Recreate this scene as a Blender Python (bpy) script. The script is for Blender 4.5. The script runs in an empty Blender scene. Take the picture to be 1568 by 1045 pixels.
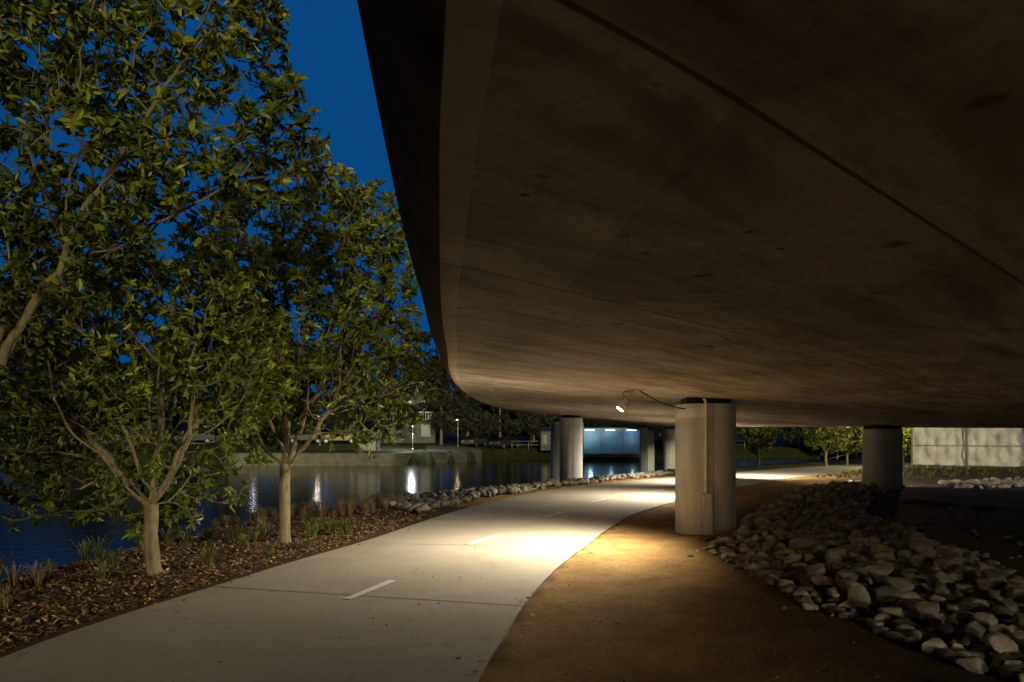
import bpy, math, random
import numpy as np
from mathutils import Vector, Matrix
random.seed(4); rng=np.random.default_rng(7)
scene=bpy.context.scene
scene.view_settings.view_transform='Standard'
try: scene.view_settings.look='None'
except: pass
scene.view_settings.exposure=0

# ------------------------------------------------------------------ helpers
def link(o):
    scene.collection.objects.link(o); return o
def setup_mesh(name,V,F,mat=None,smooth=False,col=None):
    """V (n,3) ; F (m,k) same-size polygons"""
    V=np.asarray(V,dtype=np.float32); F=np.asarray(F,dtype=np.int32)
    me=bpy.data.meshes.new(name)
    me.vertices.add(len(V)); me.vertices.foreach_set('co',V.ravel())
    k=F.shape[1]
    me.loops.add(F.size); me.loops.foreach_set('vertex_index',F.ravel())
    me.polygons.add(len(F)); me.polygons.foreach_set('loop_start',np.arange(0,F.size,k,dtype=np.int32))
    me.polygons.foreach_set('use_smooth',np.full(len(F),smooth))
    me.update(calc_edges=True)
    if col is not None:
        a=me.color_attributes.new('rnd','FLOAT_COLOR','POINT')
        c=np.ones((len(V),4),dtype=np.float32); c[:,:col.shape[1]]=col
        a.data.foreach_set('color',c.ravel())
    if mat: me.materials.append(mat)
    return me
def mk(name,V,F,mat=None,smooth=False,col=None):
    return link(bpy.data.objects.new(name,setup_mesh(name,V,F,mat,smooth,col)))
def mkpoly(name,V,F,mat=None,smooth=False):
    me=bpy.data.meshes.new(name); me.from_pydata([tuple(map(float,v)) for v in V],[],F); me.update()
    if mat: me.materials.append(mat)
    if smooth:
        for p in me.polygons: p.use_smooth=True
    return link(bpy.data.objects.new(name,me))
def box(name,c,s,mat,rz=0,bevel=0):
    x,y,z=[d/2 for d in s]
    V=[(-x,-y,-z),(x,-y,-z),(x,y,-z),(-x,y,-z),(-x,-y,z),(x,-y,z),(x,y,z),(-x,y,z)]
    F=[(0,3,2,1),(4,5,6,7),(0,1,5,4),(1,2,6,5),(2,3,7,6),(3,0,4,7)]
    o=mkpoly(name,V,F,mat); o.location=c; o.rotation_euler=(0,0,rz)
    if bevel:
        m=o.modifiers.new('b','BEVEL'); m.width=bevel; m.segments=2
    return o
def cyl(name,a,b,r0,r1,mat,n=16,smooth=True):
    a=np.array(a,float); b=np.array(b,float); d=b-a; d/=np.linalg.norm(d)
    ref=np.array([0,0,1.]) if abs(d[2])<.9 else np.array([1.,0,0])
    u=np.cross(d,ref); u/=np.linalg.norm(u); w=np.cross(d,u)
    t=np.arange(n)/n*2*np.pi
    ring=np.cos(t)[:,None]*u+np.sin(t)[:,None]*w
    V=np.vstack([a+ring*r0,b+ring*r1]).tolist()
    F=[(i,i+n,(i+1)%n+n,(i+1)%n) for i in range(n)]+[tuple(range(n)),tuple(range(2*n-1,n-1,-1))]
    o=mkpoly(name,V,F,mat)
    if smooth:
        for p in o.data.polygons[:n]: p.use_smooth=True
    return o
def tube(name,pts,r,mat,n=8):
    pts=np.array(pts,float); V=[];F=[]
    for i,p in enumerate(pts):
        d=pts[min(i+1,len(pts)-1)]-pts[max(i-1,0)]; d/=np.linalg.norm(d)
        ref=np.array([.31,.2,.9]) if abs(d[2])<.9 else np.array([1.,.1,0])
        u=np.cross(d,ref); u/=np.linalg.norm(u); w=np.cross(d,u)
        for k in range(n):
            a=2*math.pi*k/n; V.append(p+r*(math.cos(a)*u+math.sin(a)*w))
    for i in range(len(pts)-1):
        for k in range(n):
            F.append((i*n+k,(i+1)*n+k,(i+1)*n+(k+1)%n,i*n+(k+1)%n))
    return mkpoly(name,V,F,mat,True)
def group(name,parts,loc=(0,0,0),rz=0):
    e=link(bpy.data.objects.new(name,None)); e.location=loc; e.rotation_euler=(0,0,rz)
    e.empty_display_size=.2
    for p in parts: p.parent=e
    return e
def smooth(a,b,x):
    t=np.clip((x-a)/(b-a),0,1); return t*t*(3-2*t)
def catmull(P,n):
    P=np.array(P,float); out=[]
    Q=np.vstack([2*P[0]-P[1],P,2*P[-1]-P[-2]])
    for i in range(1,len(Q)-2):
        for j in range(n):
            t=j/n
            out.append(.5*((2*Q[i])+(-Q[i-1]+Q[i+1])*t+(2*Q[i-1]-5*Q[i]+4*Q[i+1]-Q[i+2])*t*t+(-Q[i-1]+3*Q[i]-3*Q[i+1]+Q[i+2])*t**3))
    out.append(P[-1]); return np.array(out)
def inpoly(P,poly):
    x,y=P[:,0],P[:,1]; ins=np.zeros(len(P),bool); n=len(poly)
    for i in range(n):
        x1,y1=poly[i]; x2,y2=poly[(i+1)%n]
        c=((y1>y)!=(y2>y))
        with np.errstate(divide='ignore',invalid='ignore'):
            xi=(x2-x1)*(y-y1)/((y2-y1) if y2!=y1 else 1e-9)+x1
        ins^=c&(x<xi)
    return ins
def dpoly(P,line):
    d=np.full(len(P),1e9)
    for i in range(len(line)-1):
        a=np.array(line[i],float); b=np.array(line[i+1],float); ab=b-a
        t=np.clip(((P-a)@ab)/(ab@ab+1e-12),0,1)
        q=a+t[:,None]*ab; d=np.minimum(d,np.hypot(*(P-q).T))
    return d

# ------------------------------------------------------------------ materials
def newmat(name):
    m=bpy.data.materials.new(name); m.use_nodes=True
    nt=m.node_tree; b=nt.nodes['Principled BSDF']; return m,nt,b
def N(nt,t,**k):
    n=nt.nodes.new(t)
    for a,v in k.items(): setattr(n,a,v)
    return n
def ramp(nt,src,stops):
    r=N(nt,'ShaderNodeValToRGB'); e=r.color_ramp.elements
    while len(e)<len(stops): e.new(.5)
    for i,(p,c) in enumerate(stops):
        e[i].position=p; e[i].color=(*c,1) if len(c)==3 else c
    nt.links.new(src,r.inputs[0]); return r.outputs[0]
def noise(nt,vec,scale,detail=6,rough=.6,dist=0):
    n=N(nt,'ShaderNodeTexNoise'); n.inputs['Scale'].default_value=scale; n.inputs['Detail'].default_value=detail
    n.inputs['Roughness'].default_value=rough; n.inputs['Distortion'].default_value=dist
    if vec is not None: nt.links.new(vec,n.inputs['Vector'])
    return n.outputs['Fac']
def mixc(nt,f,a,b,mode='MIX'):
    m=N(nt,'ShaderNodeMix',data_type='RGBA',blend_type=mode)
    for s,v in ((m.inputs[0],f),(m.inputs[6],a),(m.inputs[7],b)):
        if isinstance(v,(int,float)): s.default_value=v
        elif isinstance(v,tuple): s.default_value=(*v,1)
        else: nt.links.new(v,s)
    return m.outputs[2]
def bump(nt,b,h,strength=.3,dist=.02):
    n=N(nt,'ShaderNodeBump'); n.inputs['Strength'].default_value=strength; n.inputs['Distance'].default_value=dist
    nt.links.new(h,n.inputs['Height']); nt.links.new(n.outputs[0],b.inputs['Normal']); return n
def objco(nt,scale=(1,1,1)):
    t=N(nt,'ShaderNodeTexCoord'); m=N(nt,'ShaderNodeMapping'); m.inputs['Scale'].default_value=scale
    nt.links.new(t.outputs['Object'],m.inputs[0]); return m.outputs[0]
def simple(name,c1,c2=None,scale=8,rough=.7,bs=.25,bd=.01,metal=0,bscale=None):
    m,nt,b=newmat(name); co=objco(nt)
    c2=c2 or tuple(x*.7 for x in c1)
    f=noise(nt,co,scale)
    nt.links.new(ramp(nt,f,[(.3,c2),(.7,c1)]),b.inputs['Base Color'])
    b.inputs['Roughness'].default_value=rough; b.inputs['Metallic'].default_value=metal
    bump(nt,b,noise(nt,co,bscale or scale*5),bs,bd); return m
def emit(name,c,s):
    m,nt,b=newmat(name); b.inputs['Base Color'].default_value=(.8,.8,.8,1)
    b.inputs['Emission Color'].default_value=(*c,1); b.inputs['Emission Strength'].default_value=s; return m

M_conc_path,nt,b=newmat('path_concrete'); co=objco(nt)
c=ramp(nt,noise(nt,co,.9,8,.7,.5),[(.3,(.235,.20,.155)),(.7,(.40,.36,.29))])
c=mixc(nt,ramp(nt,noise(nt,co,60,4,.7),[(.35,(1,1,1)),(.7,(0,0,0))]),c,(.25,.22,.175))
sp=ramp(nt,noise(nt,co,7,5,.75),[(.60,(0,0,0)),(.68,(1,1,1))])
c=mixc(nt,sp,c,(.21,.165,.115))
nt.links.new(c,b.inputs['Base Color']); b.inputs['Roughness'].default_value=.75
bump(nt,b,noise(nt,co,90,5,.7),.3,.006)

M_joint=simple('joint_dark',(.10,.085,.07),rough=.9)
M_paint,nt,b=newmat('line_paint'); co=objco(nt)
nt.links.new(ramp(nt,noise(nt,co,30,6,.75),[(.38,(.36,.34,.29)),(.52,(.64,.63,.58))]),b.inputs['Base Color']); b.inputs['Roughness'].default_value=.6

# ground
M_ground,nt,b=newmat('ground_soil'); co=objco(nt)
at=N(nt,'ShaderNodeAttribute'); at.attribute_name='rnd'
sep=N(nt,'ShaderNodeSeparateColor'); nt.links.new(at.outputs['Color'],sep.inputs[0])
sand=ramp(nt,noise(nt,co,1.6,9,.7),[(.3,(.185,.105,.040)),(.5,(.31,.185,.070)),(.75,(.44,.28,.11))])
sand=mixc(nt,ramp(nt,noise(nt,co,55,3,.8),[(.55,(0,0,0)),(.7,(1,1,1))]),sand,(.13,.08,.04))
dark=ramp(nt,noise(nt,co,2.3,9,.7),[(.3,(.05,.034,.022)),(.7,(.12,.08,.048))])
mul=ramp(nt,noise(nt,co,28,5,.8),[(.35,(.025,.015,.009)),(.6,(.09,.053,.028)),(.8,(.19,.125,.06))])
grs=ramp(nt,noise(nt,co,3,9,.8),[(.3,(.02,.03,.01)),(.7,(.09,.09,.028))])
c=mixc(nt,sep.outputs[0],dark,sand); c=mixc(nt,sep.outputs[1],c,mul); c=mixc(nt,sep.outputs[2],c,grs)
nt.links.new(c,b.inputs['Base Color']); b.inputs['Roughness'].default_value=.95
b.inputs['Specular IOR Level'].default_value=.15
bump(nt,b,noise(nt,co,14,10,.75),.8,.06)

# water
M_water,nt,b=newmat('river_water'); co=objco(nt,(1,1,1))
b.inputs['Base Color'].default_value=(.010,.013,.013,1); b.inputs['Roughness'].default_value=.11
b.inputs['IOR'].default_value=1.33
f1=noise(nt,co,2.6,4,.55); bump(nt,b,f1,.28,.05)

# soffit
M_soffit,nt,b=newmat('soffit_concrete')
uv=N(nt,'ShaderNodeUVMap'); uv.uv_map='UVMap'
mp=N(nt,'ShaderNodeMapping'); nt.links.new(uv.outputs[0],mp.inputs[0]); mp.inputs['Scale'].default_value=(1,1,1)
sx=N(nt,'ShaderNodeSeparateXYZ'); nt.links.new(uv.outputs[0],sx.inputs[0])
def M2(op,a,bb):
    n=N(nt,'ShaderNodeMath',operation=op)
    for i,v in enumerate((a,bb)):
        if isinstance(v,(int,float)): n.inputs[i].default_value=v
        elif v is not None: nt.links.new(v,n.inputs[i])
    return n.outputs[0]
sk=M2('SUBTRACT',sx.outputs[0],M2('MULTIPLY',sx.outputs[1],.62))
cs=N(nt,'ShaderNodeCombineXYZ'); nt.links.new(M2('MULTIPLY',sk,1.5),cs.inputs[0]); nt.links.new(M2('MULTIPLY',sx.outputs[1],.42),cs.inputs[1])
big=noise(nt,mp.outputs[0],1.0,9,.66,.7); stre=noise(nt,cs.outputs[0],2.1,8,.68,.6); fine=noise(nt,mp.outputs[0],22,6,.7)
c=ramp(nt,big,[(.38,(.22,.185,.15)),(.5,(.44,.385,.32)),(.62,(.64,.575,.49))])
c=mixc(nt,.5,c,ramp(nt,stre,[(.39,(.13,.105,.085)),(.5,(.44,.385,.32)),(.61,(.72,.65,.56))]))
spots=ramp(nt,noise(nt,mp.outputs[0],4.5,3,.5),[(.65,(0,0,0)),(.72,(.9,.9,.9))])
c=mixc(nt,spots,c,(.10,.075,.055))
c=mixc(nt,ramp(nt,fine,[(.3,(.6,.6,.6)),(.6,(0,0,0))]),c,(.26,.22,.17))
pit=N(nt,'ShaderNodeTexVoronoi'); pit.inputs['Scale'].default_value=3.2; nt.links.new(mp.outputs[0],pit.inputs['Vector'])
c=mixc(nt,ramp(nt,pit.outputs['Distance'],[(.04,(.9,.9,.9)),(.075,(0,0,0))]),c,(.05,.035,.025))
# formwork joints
l1=M2('LESS_THAN',M2('ABSOLUTE',M2('SUBTRACT',M2('FRACT',M2('DIVIDE',M2('ADD',sk,.35),2.1),0),.5),0),.0046)
l2=M2('LESS_THAN',M2('ABSOLUTE',M2('SUBTRACT',M2('FRACT',M2('DIVIDE',M2('SUBTRACT',sx.outputs[1],-.55),2.44),0),.5),0),.0010)
wn=N(nt,'ShaderNodeTexWhiteNoise',noise_dimensions='2D'); cx=N(nt,'ShaderNodeCombineXYZ')
nt.links.new(M2('FLOOR',M2('ADD',M2('DIVIDE',M2('ADD',sk,.35),2.1),.5),0),cx.inputs[0]); nt.links.new(M2('FLOOR',M2('ADD',M2('DIVIDE',M2('SUBTRACT',sx.outputs[1],-.55),2.44),.5),0),cx.inputs[1])
nt.links.new(cx.outputs[0],wn.inputs['Vector'])
c=mixc(nt,1.0,c,ramp(nt,wn.outputs['Value'],[(0,(.66,.655,.65)),(1,(1.0,1.0,1.0))]),'MULTIPLY')
edge=M2('LESS_THAN',sx.outputs[1],.10)
c=mixc(nt,M2('MULTIPLY',edge,.4),c,(.62,.55,.46))
ln=M2('MAXIMUM',M2('MULTIPLY',l1,1.0),M2('MULTIPLY',l2,.4))
c=mixc(nt,M2('MULTIPLY',ln,.8),c,(.04,.03,.02))
nt.links.new(c,b.inputs['Base Color']); b.inputs['Roughness'].default_value=.85
b.inputs['Specular IOR Level'].default_value=.25
h=M2('SUBTRACT',M2('ADD',stre,M2('MULTIPLY',fine,.25)),M2('MULTIPLY',l1,.8)); bump(nt,b,h,.3,.03)

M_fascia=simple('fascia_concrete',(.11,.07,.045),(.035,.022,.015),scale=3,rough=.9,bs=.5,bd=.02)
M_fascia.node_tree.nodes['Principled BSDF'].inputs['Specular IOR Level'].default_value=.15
# pillar
M_pillar,nt,b=newmat('pillar_concrete'); co=objco(nt)
c=ramp(nt,noise(nt,co,3,8,.7),[(.3,(.55,.56,.57)),(.7,(.70,.71,.72))])
wv=N(nt,'ShaderNodeTexWave',wave_type='BANDS',bands_direction='Z'); wv.inputs['Scale'].default_value=3.2; wv.inputs['Distortion'].default_value=.8
wv.inputs['Detail'].default_value=3
nt.links.new(co,wv.inputs[0]); c=mixc(nt,1.0,c,ramp(nt,wv.outputs['Fac'],[(0,(.94,.94,.94)),(.3,(1,1,1))]),'MULTIPLY')
sv=noise(nt,objco(nt,(6,6,.5)),1.5,6,.7); c=mixc(nt,1.0,c,ramp(nt,sv,[(.35,(.85,.84,.83)),(.55,(1,1,1))]),'MULTIPLY')
nt.links.new(c,b.inputs['Base Color']); b.inputs['Roughness'].default_value=.7
bump(nt,b,noise(nt,co,35,6,.7),.2,.01)
M_black=simple('bearing_black',(.02,.018,.016))
M_metal=simple('galvanised_metal',(.38,.38,.37),rough=.45,metal=.6,bs=.05)
M_conduit=simple('conduit_grey',(.75,.74,.72),(.7,.69,.67),rough=.5,bs=.0)
M_seam=simple('seam_grey',(.22,.21,.19),rough=.8)
def rockmat(name,lo,hi):
    global nt
    m,nt,b=newmat(name); co=objco(nt)
    at=N(nt,'ShaderNodeAttribute'); at.attribute_name='rnd'
    c=ramp(nt,noise(nt,co,9,8,.7),[(.3,lo),(.7,hi)])
    c=mixc(nt,1.0,c,at.outputs['Color'],'MULTIPLY')
    nt.links.new(c,b.inputs['Base Color']); b.inputs['Roughness'].default_value=.85
    bump(nt,b,noise(nt,co,26,8,.75),.8,.03); return m
M_rock=rockmat('riprap_stone',(.27,.235,.205),(.62,.57,.50))
M_rock2=rockmat('shore_stone',(.19,.165,.14),(.42,.38,.32))

def leafmat(name,stops,trans=.35,rough=.38):
    m,nt,b=newmat(name)
    at=N(nt,'ShaderNodeAttribute'); at.attribute_name='rnd'
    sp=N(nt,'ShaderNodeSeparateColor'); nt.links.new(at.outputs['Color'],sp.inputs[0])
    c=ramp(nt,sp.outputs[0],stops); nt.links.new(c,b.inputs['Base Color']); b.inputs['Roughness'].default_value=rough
    if trans>0:
        t=N(nt,'ShaderNodeBsdfTranslucent'); nt.links.new(c,t.inputs[0])
        ms=N(nt,'ShaderNodeMixShader'); ms.inputs[0].default_value=trans
        nt.links.new(b.outputs[0],ms.inputs[1]); nt.links.new(t.outputs[0],ms.inputs[2])
        nt.links.new(ms.outputs[0],nt.nodes['Material Output'].inputs[0])
    return m
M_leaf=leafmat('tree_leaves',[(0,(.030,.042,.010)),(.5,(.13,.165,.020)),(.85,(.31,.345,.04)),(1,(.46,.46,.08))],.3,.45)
M_farleaf=leafmat('distant_foliage',[(0,(.008,.010,.005)),(1,(.040,.042,.017))],0,.8)
M_grass=leafmat('grass_blades',[(0,(.03,.045,.012)),(1,(.18,.18,.05))],.2,.5)
M_dry=leafmat('dry_grass_blades',[(0,(.09,.058,.028)),(1,(.26,.18,.095))],.2,.7)
M_chip=leafmat('mulch_chips',[(0,(.025,.015,.008)),(.5,(.11,.064,.027)),(.85,(.28,.17,.065)),(1,(.52,.35,.15))],0,.8)
M_bark,nt,b=newmat('tree_bark'); co=objco(nt,(1,1,.25))
nt.links.new(ramp(nt,noise(nt,co,22,8,.75),[(.3,(.08,.065,.035)),(.7,(.27,.22,.125))]),b.inputs['Base Color'])
b.inputs['Roughness'].default_value=.9; bump(nt,b,noise(nt,co,40,8,.75),.7,.02)

# ------------------------------------------------------------------ world + sun
w=bpy.data.worlds.new('World'); scene.world=w; w.use_nodes=True; nt=w.node_tree
bg=nt.nodes['Background']; tc=N(nt,'ShaderNodeTexCoord'); sx=N(nt,'ShaderNodeSeparateXYZ'); nt.links.new(tc.outputs['Generated'],sx.inputs[0])
mr=N(nt,'ShaderNodeMapRange'); mr.inputs[1].default_value=-.1; mr.inputs[2].default_value=.8; nt.links.new(sx.outputs[1],mr.inputs[0])
c=ramp(nt,mr.outputs[0],[(0,(.0012,.004,.010)),(.45,(.0015,.012,.040)),(.9,(.0015,.050,.195)),(1,(.0025,.058,.208))]); nt.links.new(c,bg.inputs[0]); bg.inputs[1].default_value=1.0
sd=bpy.data.lights.new('sun','SUN'); sd.energy=1.75; sd.angle=math.radians(8); sd.color=(1,.89,.56)
so=link(bpy.data.objects.new('moon_sun',sd)); so.rotation_euler=Vector((-.16,.95,-.15)).to_track_quat('-Z','Y').to_euler()

# ------------------------------------------------------------------ plan data
pathL=catmull([(-3.2,-12),(-3.5,-4),(-3.8,0),(-3.95,3),(-3.92,5.2),(-3.75,6.4),(-3.39,7.8),(-2.99,9.35),(-2.41,11.24),(-1.91,13.4),(-1.35,15.7),(-.26,19.0),(1.46,22.8),(3.6,25.9),(7,30),(10.6,33.5),(17,40),(28,48),(60,60)],6)
pathR=catmull([(.3,-12),(-.1,-4),(-.45,0),(-.42,3),(-.22,4.9),(-.05,5.9),(.12,6.9),(.55,8.75),(1.21,10.9),(2.05,13.5),(2.9,15.6),(4.45,18.4),(6.2,21.2),(8.15,24.0),(10.6,27.6),(13.8,31),(20.2,37),(30,44),(62,56)],6)
pathC=(pathL+pathR)/2
path_poly=np.vstack([pathL,pathR[::-1]])
near_shore=[(-7.4,-60),(-7.0,-5),(-6.7,3),(-6.5,8.5),(-6.2,11),(-5.7,14),(-4.7,17),(-3.0,19.4),(-1.7,21.3),(1.6,25.8),(4,28.9),(8.7,35.5),(17.7,46),(40,60),(120,75),(400,90)]
near_poly=near_shore+[(400,-300),(-7.4,-300)]
far_shore=[(-500,66),(-60,64),(-24,63),(-11,63),(-8.5,68),(-4,74),(0,80),(12,80),(30,86),(120,100),(500,120)]
far_poly=far_shore+[(500,900),(-500,900)]
def hn(P,s):  # cheap smooth noise
    x,y=P[:,0],P[:,1]
    return (np.sin(x*1.3*s+y*.7*s)+np.sin(x*.6*s-y*1.7*s+1.3)+np.sin(x*2.9*s+y*2.3*s+.5)*.5+np.sin(-x*3.7*s+y*4.1*s)*.3)/2.8
rock_poly=[(2.95,10.3),(3.0,8.15),(2.95,6.9),(3.15,6.1),(3.3,5.1),(3.5,4.4),(3.9,2.8),(5.5,2.8),(5.2,5.2),(5.4,6.9),(6.3,9.3),(6.9,11.6),(7.4,14.4),(9.3,17.6),(12.6,21.5),(12.4,24.2),(10.6,23.4),(7.3,18.3),(4.7,13.9),(3.9,12.1)]
def height(P):
    P=np.asarray(P,float)
    dn=dpoly(P,near_shore)*np.where(inpoly(P,near_poly),1,-1)
    df=dpoly(P,far_shore)*np.where(inpoly(P,far_poly),1,-1)
    zn=-1.9*(1-smooth(-1.9,.5,dn))
    zf=-1.9+2.3*smooth(-.5,.6,df)+.75*smooth(2,12,df)+smooth(30,200,df)*10
    z=np.where(df>-2,np.maximum(zf,zn),zn)
    dp=dpoly(P,pathC); off=smooth(1.9,3.2,dp)
    land=smooth(0,1,dn)
    g=.34*np.exp(-((P[:,0]-11.8)**2+(P[:,1]-17)**2)/(2*3.3**2))+.25*smooth(9,25,P[:,0])*(P[:,1]<200)
    g+=.10*np.exp(-(((P[:,0]-5.0)/1.6)**2+((P[:,1]-8.5)/4)**2))
    g+=.035*hn(P,1.1)+.012*hn(P,4.3)
    return z+g*off*land
def h1(x,y): return float(height(np.array([[x,y]]))[0])

def axis(lo,hi,flo,fhi,step,grow=1.16):
    a=list(np.arange(flo,fhi,step)); s=step; x=a[0]; L=[]
    while x>lo: s*=grow; x-=s; L.append(x)
    s=step; x=a[-1]; R=[]
    while x<hi: s*=grow; x+=s; R.append(x)
    return np.array(L[::-1]+a+R)
xs=axis(-600,600,-9,16,.2,1.12); ys=axis(-100,900,-2,32,.2,1.06)
X,Y=np.meshgrid(xs,ys); P=np.column_stack([X.ravel(),Y.ravel()]); Z=height(P)
inside=inpoly(P,path_poly); dpe=np.minimum(dpoly(P,pathL),dpoly(P,pathR))
Z=np.where(inside&(dpe>.1),Z-.03,Z)
V=np.column_stack([P,Z]); nx=len(xs); ny=len(ys)
I=np.arange(nx*ny).reshape(ny,nx); F=np.stack([I[:-1,:-1],I[:-1,1:],I[1:,1:],I[1:,:-1]],-1).reshape(-1,4)
bed_poly=np.vstack([pathL,np.array(near_shore)[::-1][4:]])
bed=inpoly(P,np.array(bed_poly))|inside
mulch=bed&(P[:,1]<17)
dR=dpoly(P,pathR)
sandm=np.clip(1-smooth(1.3,3.3,dR+.5*hn(P,1.2)),0,1)
sandm=np.where(P[:,1]>15,np.clip(1-smooth(1.2,3,dR),0,1),sandm)
sandm=np.maximum(sandm,np.where(bed&(P[:,1]>15),.9,0))
gr=smooth(33,40,P[:,1])
gr=np.maximum(gr,smooth(30,34,P[:,1])*smooth(9,14,P[:,0])*(~inside))
msk=np.column_stack([sandm,mulch*1.0,gr])
mk('ground',V,F,M_ground,True,msk)
mk('river_water',[(-600,-120,-.8),(600,-120,-.8),(600,160,-.8),(-600,160,-.8)],[(0,1,2,3)],M_water)

# path sheet
def ribbon(name,L,R,z,mat,k=8,thick=None):
    V=[];F=[]
    for l,r in zip(L,R):
        for j in range(k+1): V.append((*(l+(r-l)*j/k),z))
    n=len(L)
    for i in range(n-1):
        for j in range(k):
            a=i*(k+1)+j; F.append((a,a+1,a+k+2,a+k+1))
    if thick:
        b0=len(V)
        for l,r in zip(L,R): V.append((*l,z-thick)); V.append((*r,z-thick))
        for i in range(n-1):
            F.append((i*(k+1),(i+1)*(k+1),b0+2*i+2,b0+2*i)); F.append((i*(k+1)+k,b0+2*i+1,b0+2*i+3,(i+1)*(k+1)+k))
    return mk(name,V,F,mat)
ribbon('bike_path',pathL,pathR,.02,M_conc_path,8,.12)
arc=np.concatenate([[0],np.cumsum(np.hypot(*np.diff(pathC,axis=0).T))])
def at_arc(s,A=pathC): return np.array([np.interp(s,arc,A[:,0]),np.interp(s,arc,A[:,1])])
V=[];F=[]
s0=np.interp(7.3,pathC[:,1],arc)
for k in range(-4,14):
    s=s0+k*3.6
    if s<0 or s>arc[-1]-1: continue
    a=at_arc(s-.008,pathL);a2=at_arc(s+.008,pathL);b_=at_arc(s-.008,pathR);b2=at_arc(s+.008,pathR)
    i=len(V); V+=[(*a,.024),(*b_,.024),(*b2,.024),(*a2,.024)]; F.append((i,i+1,i+2,i+3))
mk('path_joints',V,F,M_joint)
V=[];F=[]
dash=[((-1.72,7.12),(-1.41,8.07)),((-.68,10.8),(-.29,11.76)),((.70,14.7),(1.13,15.5)),((2.1,18.1),(2.6,18.95)),((4.4,21.6),(5.0,22.4)),((7.0,25),(7.8,25.8)),((-1.95,3.2),(-1.93,4.2)),((-1.9,-.9),(-1.93,.2))]
for a,b_ in dash:
    a=np.array(a);b_=np.array(b_);d=(b_-a)/np.linalg.norm(b_-a);n=np.array([-d[1],d[0]])*.05
    i=len(V); V+=[(*(a+n),.028),(*(a-n),.028),(*(b_-n),.028),(*(b_+n),.028)]; F.append((i,i+1,i+2,i+3))
mk('path_centre_line',V,F,M_paint)

# ------------------------------------------------------------------ bridge
def hb(x,y): 
    h=.76-.0564*x+.0114*y
    return 1.7+np.maximum(h,.22+.0*h)
Lk=[(.55,-8),(.25,-3),(0.02,0),(-.117,1.21),(-.22,2.07),(-.47,4.56),(-.656,6.93),(-.85,9.3),(-.98,12.1),(-.98,16.5),(-.68,20.8),(.1,25.8),(1.05,30.0),(3.2,36.5),(6,45),(9.5,56),(13.5,70),(19,90)]
Rk=[(21,-8),(18,-3),(16.5,0),(15.9,2),(15.3,4),(14.5,7),(13.7,10),(13.2,12.5),(12.7,15),(12.3,18),(11.9,20.5),(11.2,24.5),(10.6,28.5),(10.7,34.5),(12.5,43),(16,53),(20.5,66),(27,85)]
BL=catmull(Lk,6); BR=catmull(Rk,6); nb=len(BL)
tan=np.gradient(BL,axis=0); tan/=np.linalg.norm(tan,axis=1)[:,None]; nl=np.column_stack([-tan[:,1],tan[:,0]])
bs=np.concatenate([[0],np.cumsum(np.hypot(*np.diff(BL,axis=0).T))])
fas=[(.28,1.15),(.265,.62),(.25,.54),(.22,.44),(.16,.27),(.09,.12),(.035,.03)]
V=[];rows=[]
K=28
for i in range(nb):
    row=[]
    lp=BL[i]; rp=BR[i]; z0=hb(*lp)
    for o,h in fas: row.append((*(lp+nl[i]*o),z0+h))
    row.append((*lp,z0)); ac=rp-lp; W=np.linalg.norm(ac); ac/=W
    for wv_,dz in ((.09,0),(.125,.010)):
        q=lp+ac*wv_; row.append((*q,hb(*q)+dz))
    for j in range(1,K+1):
        q=lp+ac*(.125+(W-.125)*(j/K)**1.3); row.append((*q,hb(*q)+.010))
    q=rp+ac*.25; row.append((*q,row[-1][2]+.12)); row.append((*q,row[-1][2]+.55)); row.append((*(lp-nl[i]*(-.28)),z0+1.16))
    rows.append(row)
m=len(rows[0]); V=np.array(rows).reshape(-1,3)
nf=len(fas)
Fs=[];mats=[]
for i in range(nb-1):
    for j in range(m-1):
        a=i*m+j; Fs.append((a,a+m,a+m+1,a+1)); mats.append(0 if nf<=j<m-3 else 1)
br=mk('concrete_bridge_deck',V,Fs,M_soffit,False); br.data.materials.append(M_fascia)
br.data.polygons.foreach_set('material_index',mats)
smf=[ (i%(m-1))<nf-1 or (i%(m-1))>=nf and (i%(m-1))<m-4 for i in range(len(Fs))]
br.data.polygons.foreach_set('use_smooth',smf)
uvl=br.data.uv_layers.new(name='UVMap')
vu=np.zeros((len(V),2))
for i in range(nb):
    d=np.linalg.norm(V[i*m:(i+1)*m,:2]-BL[i],axis=1); vu[i*m:(i+1)*m,0]=bs[i]; vu[i*m:(i+1)*m,1]=d
li=np.zeros(len(br.data.loops),dtype=np.int32); br.data.loops.foreach_get('vertex_index',li)
uvl.data.foreach_set('uv',vu[li].astype(np.float32).ravel())
br.data.update()

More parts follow.
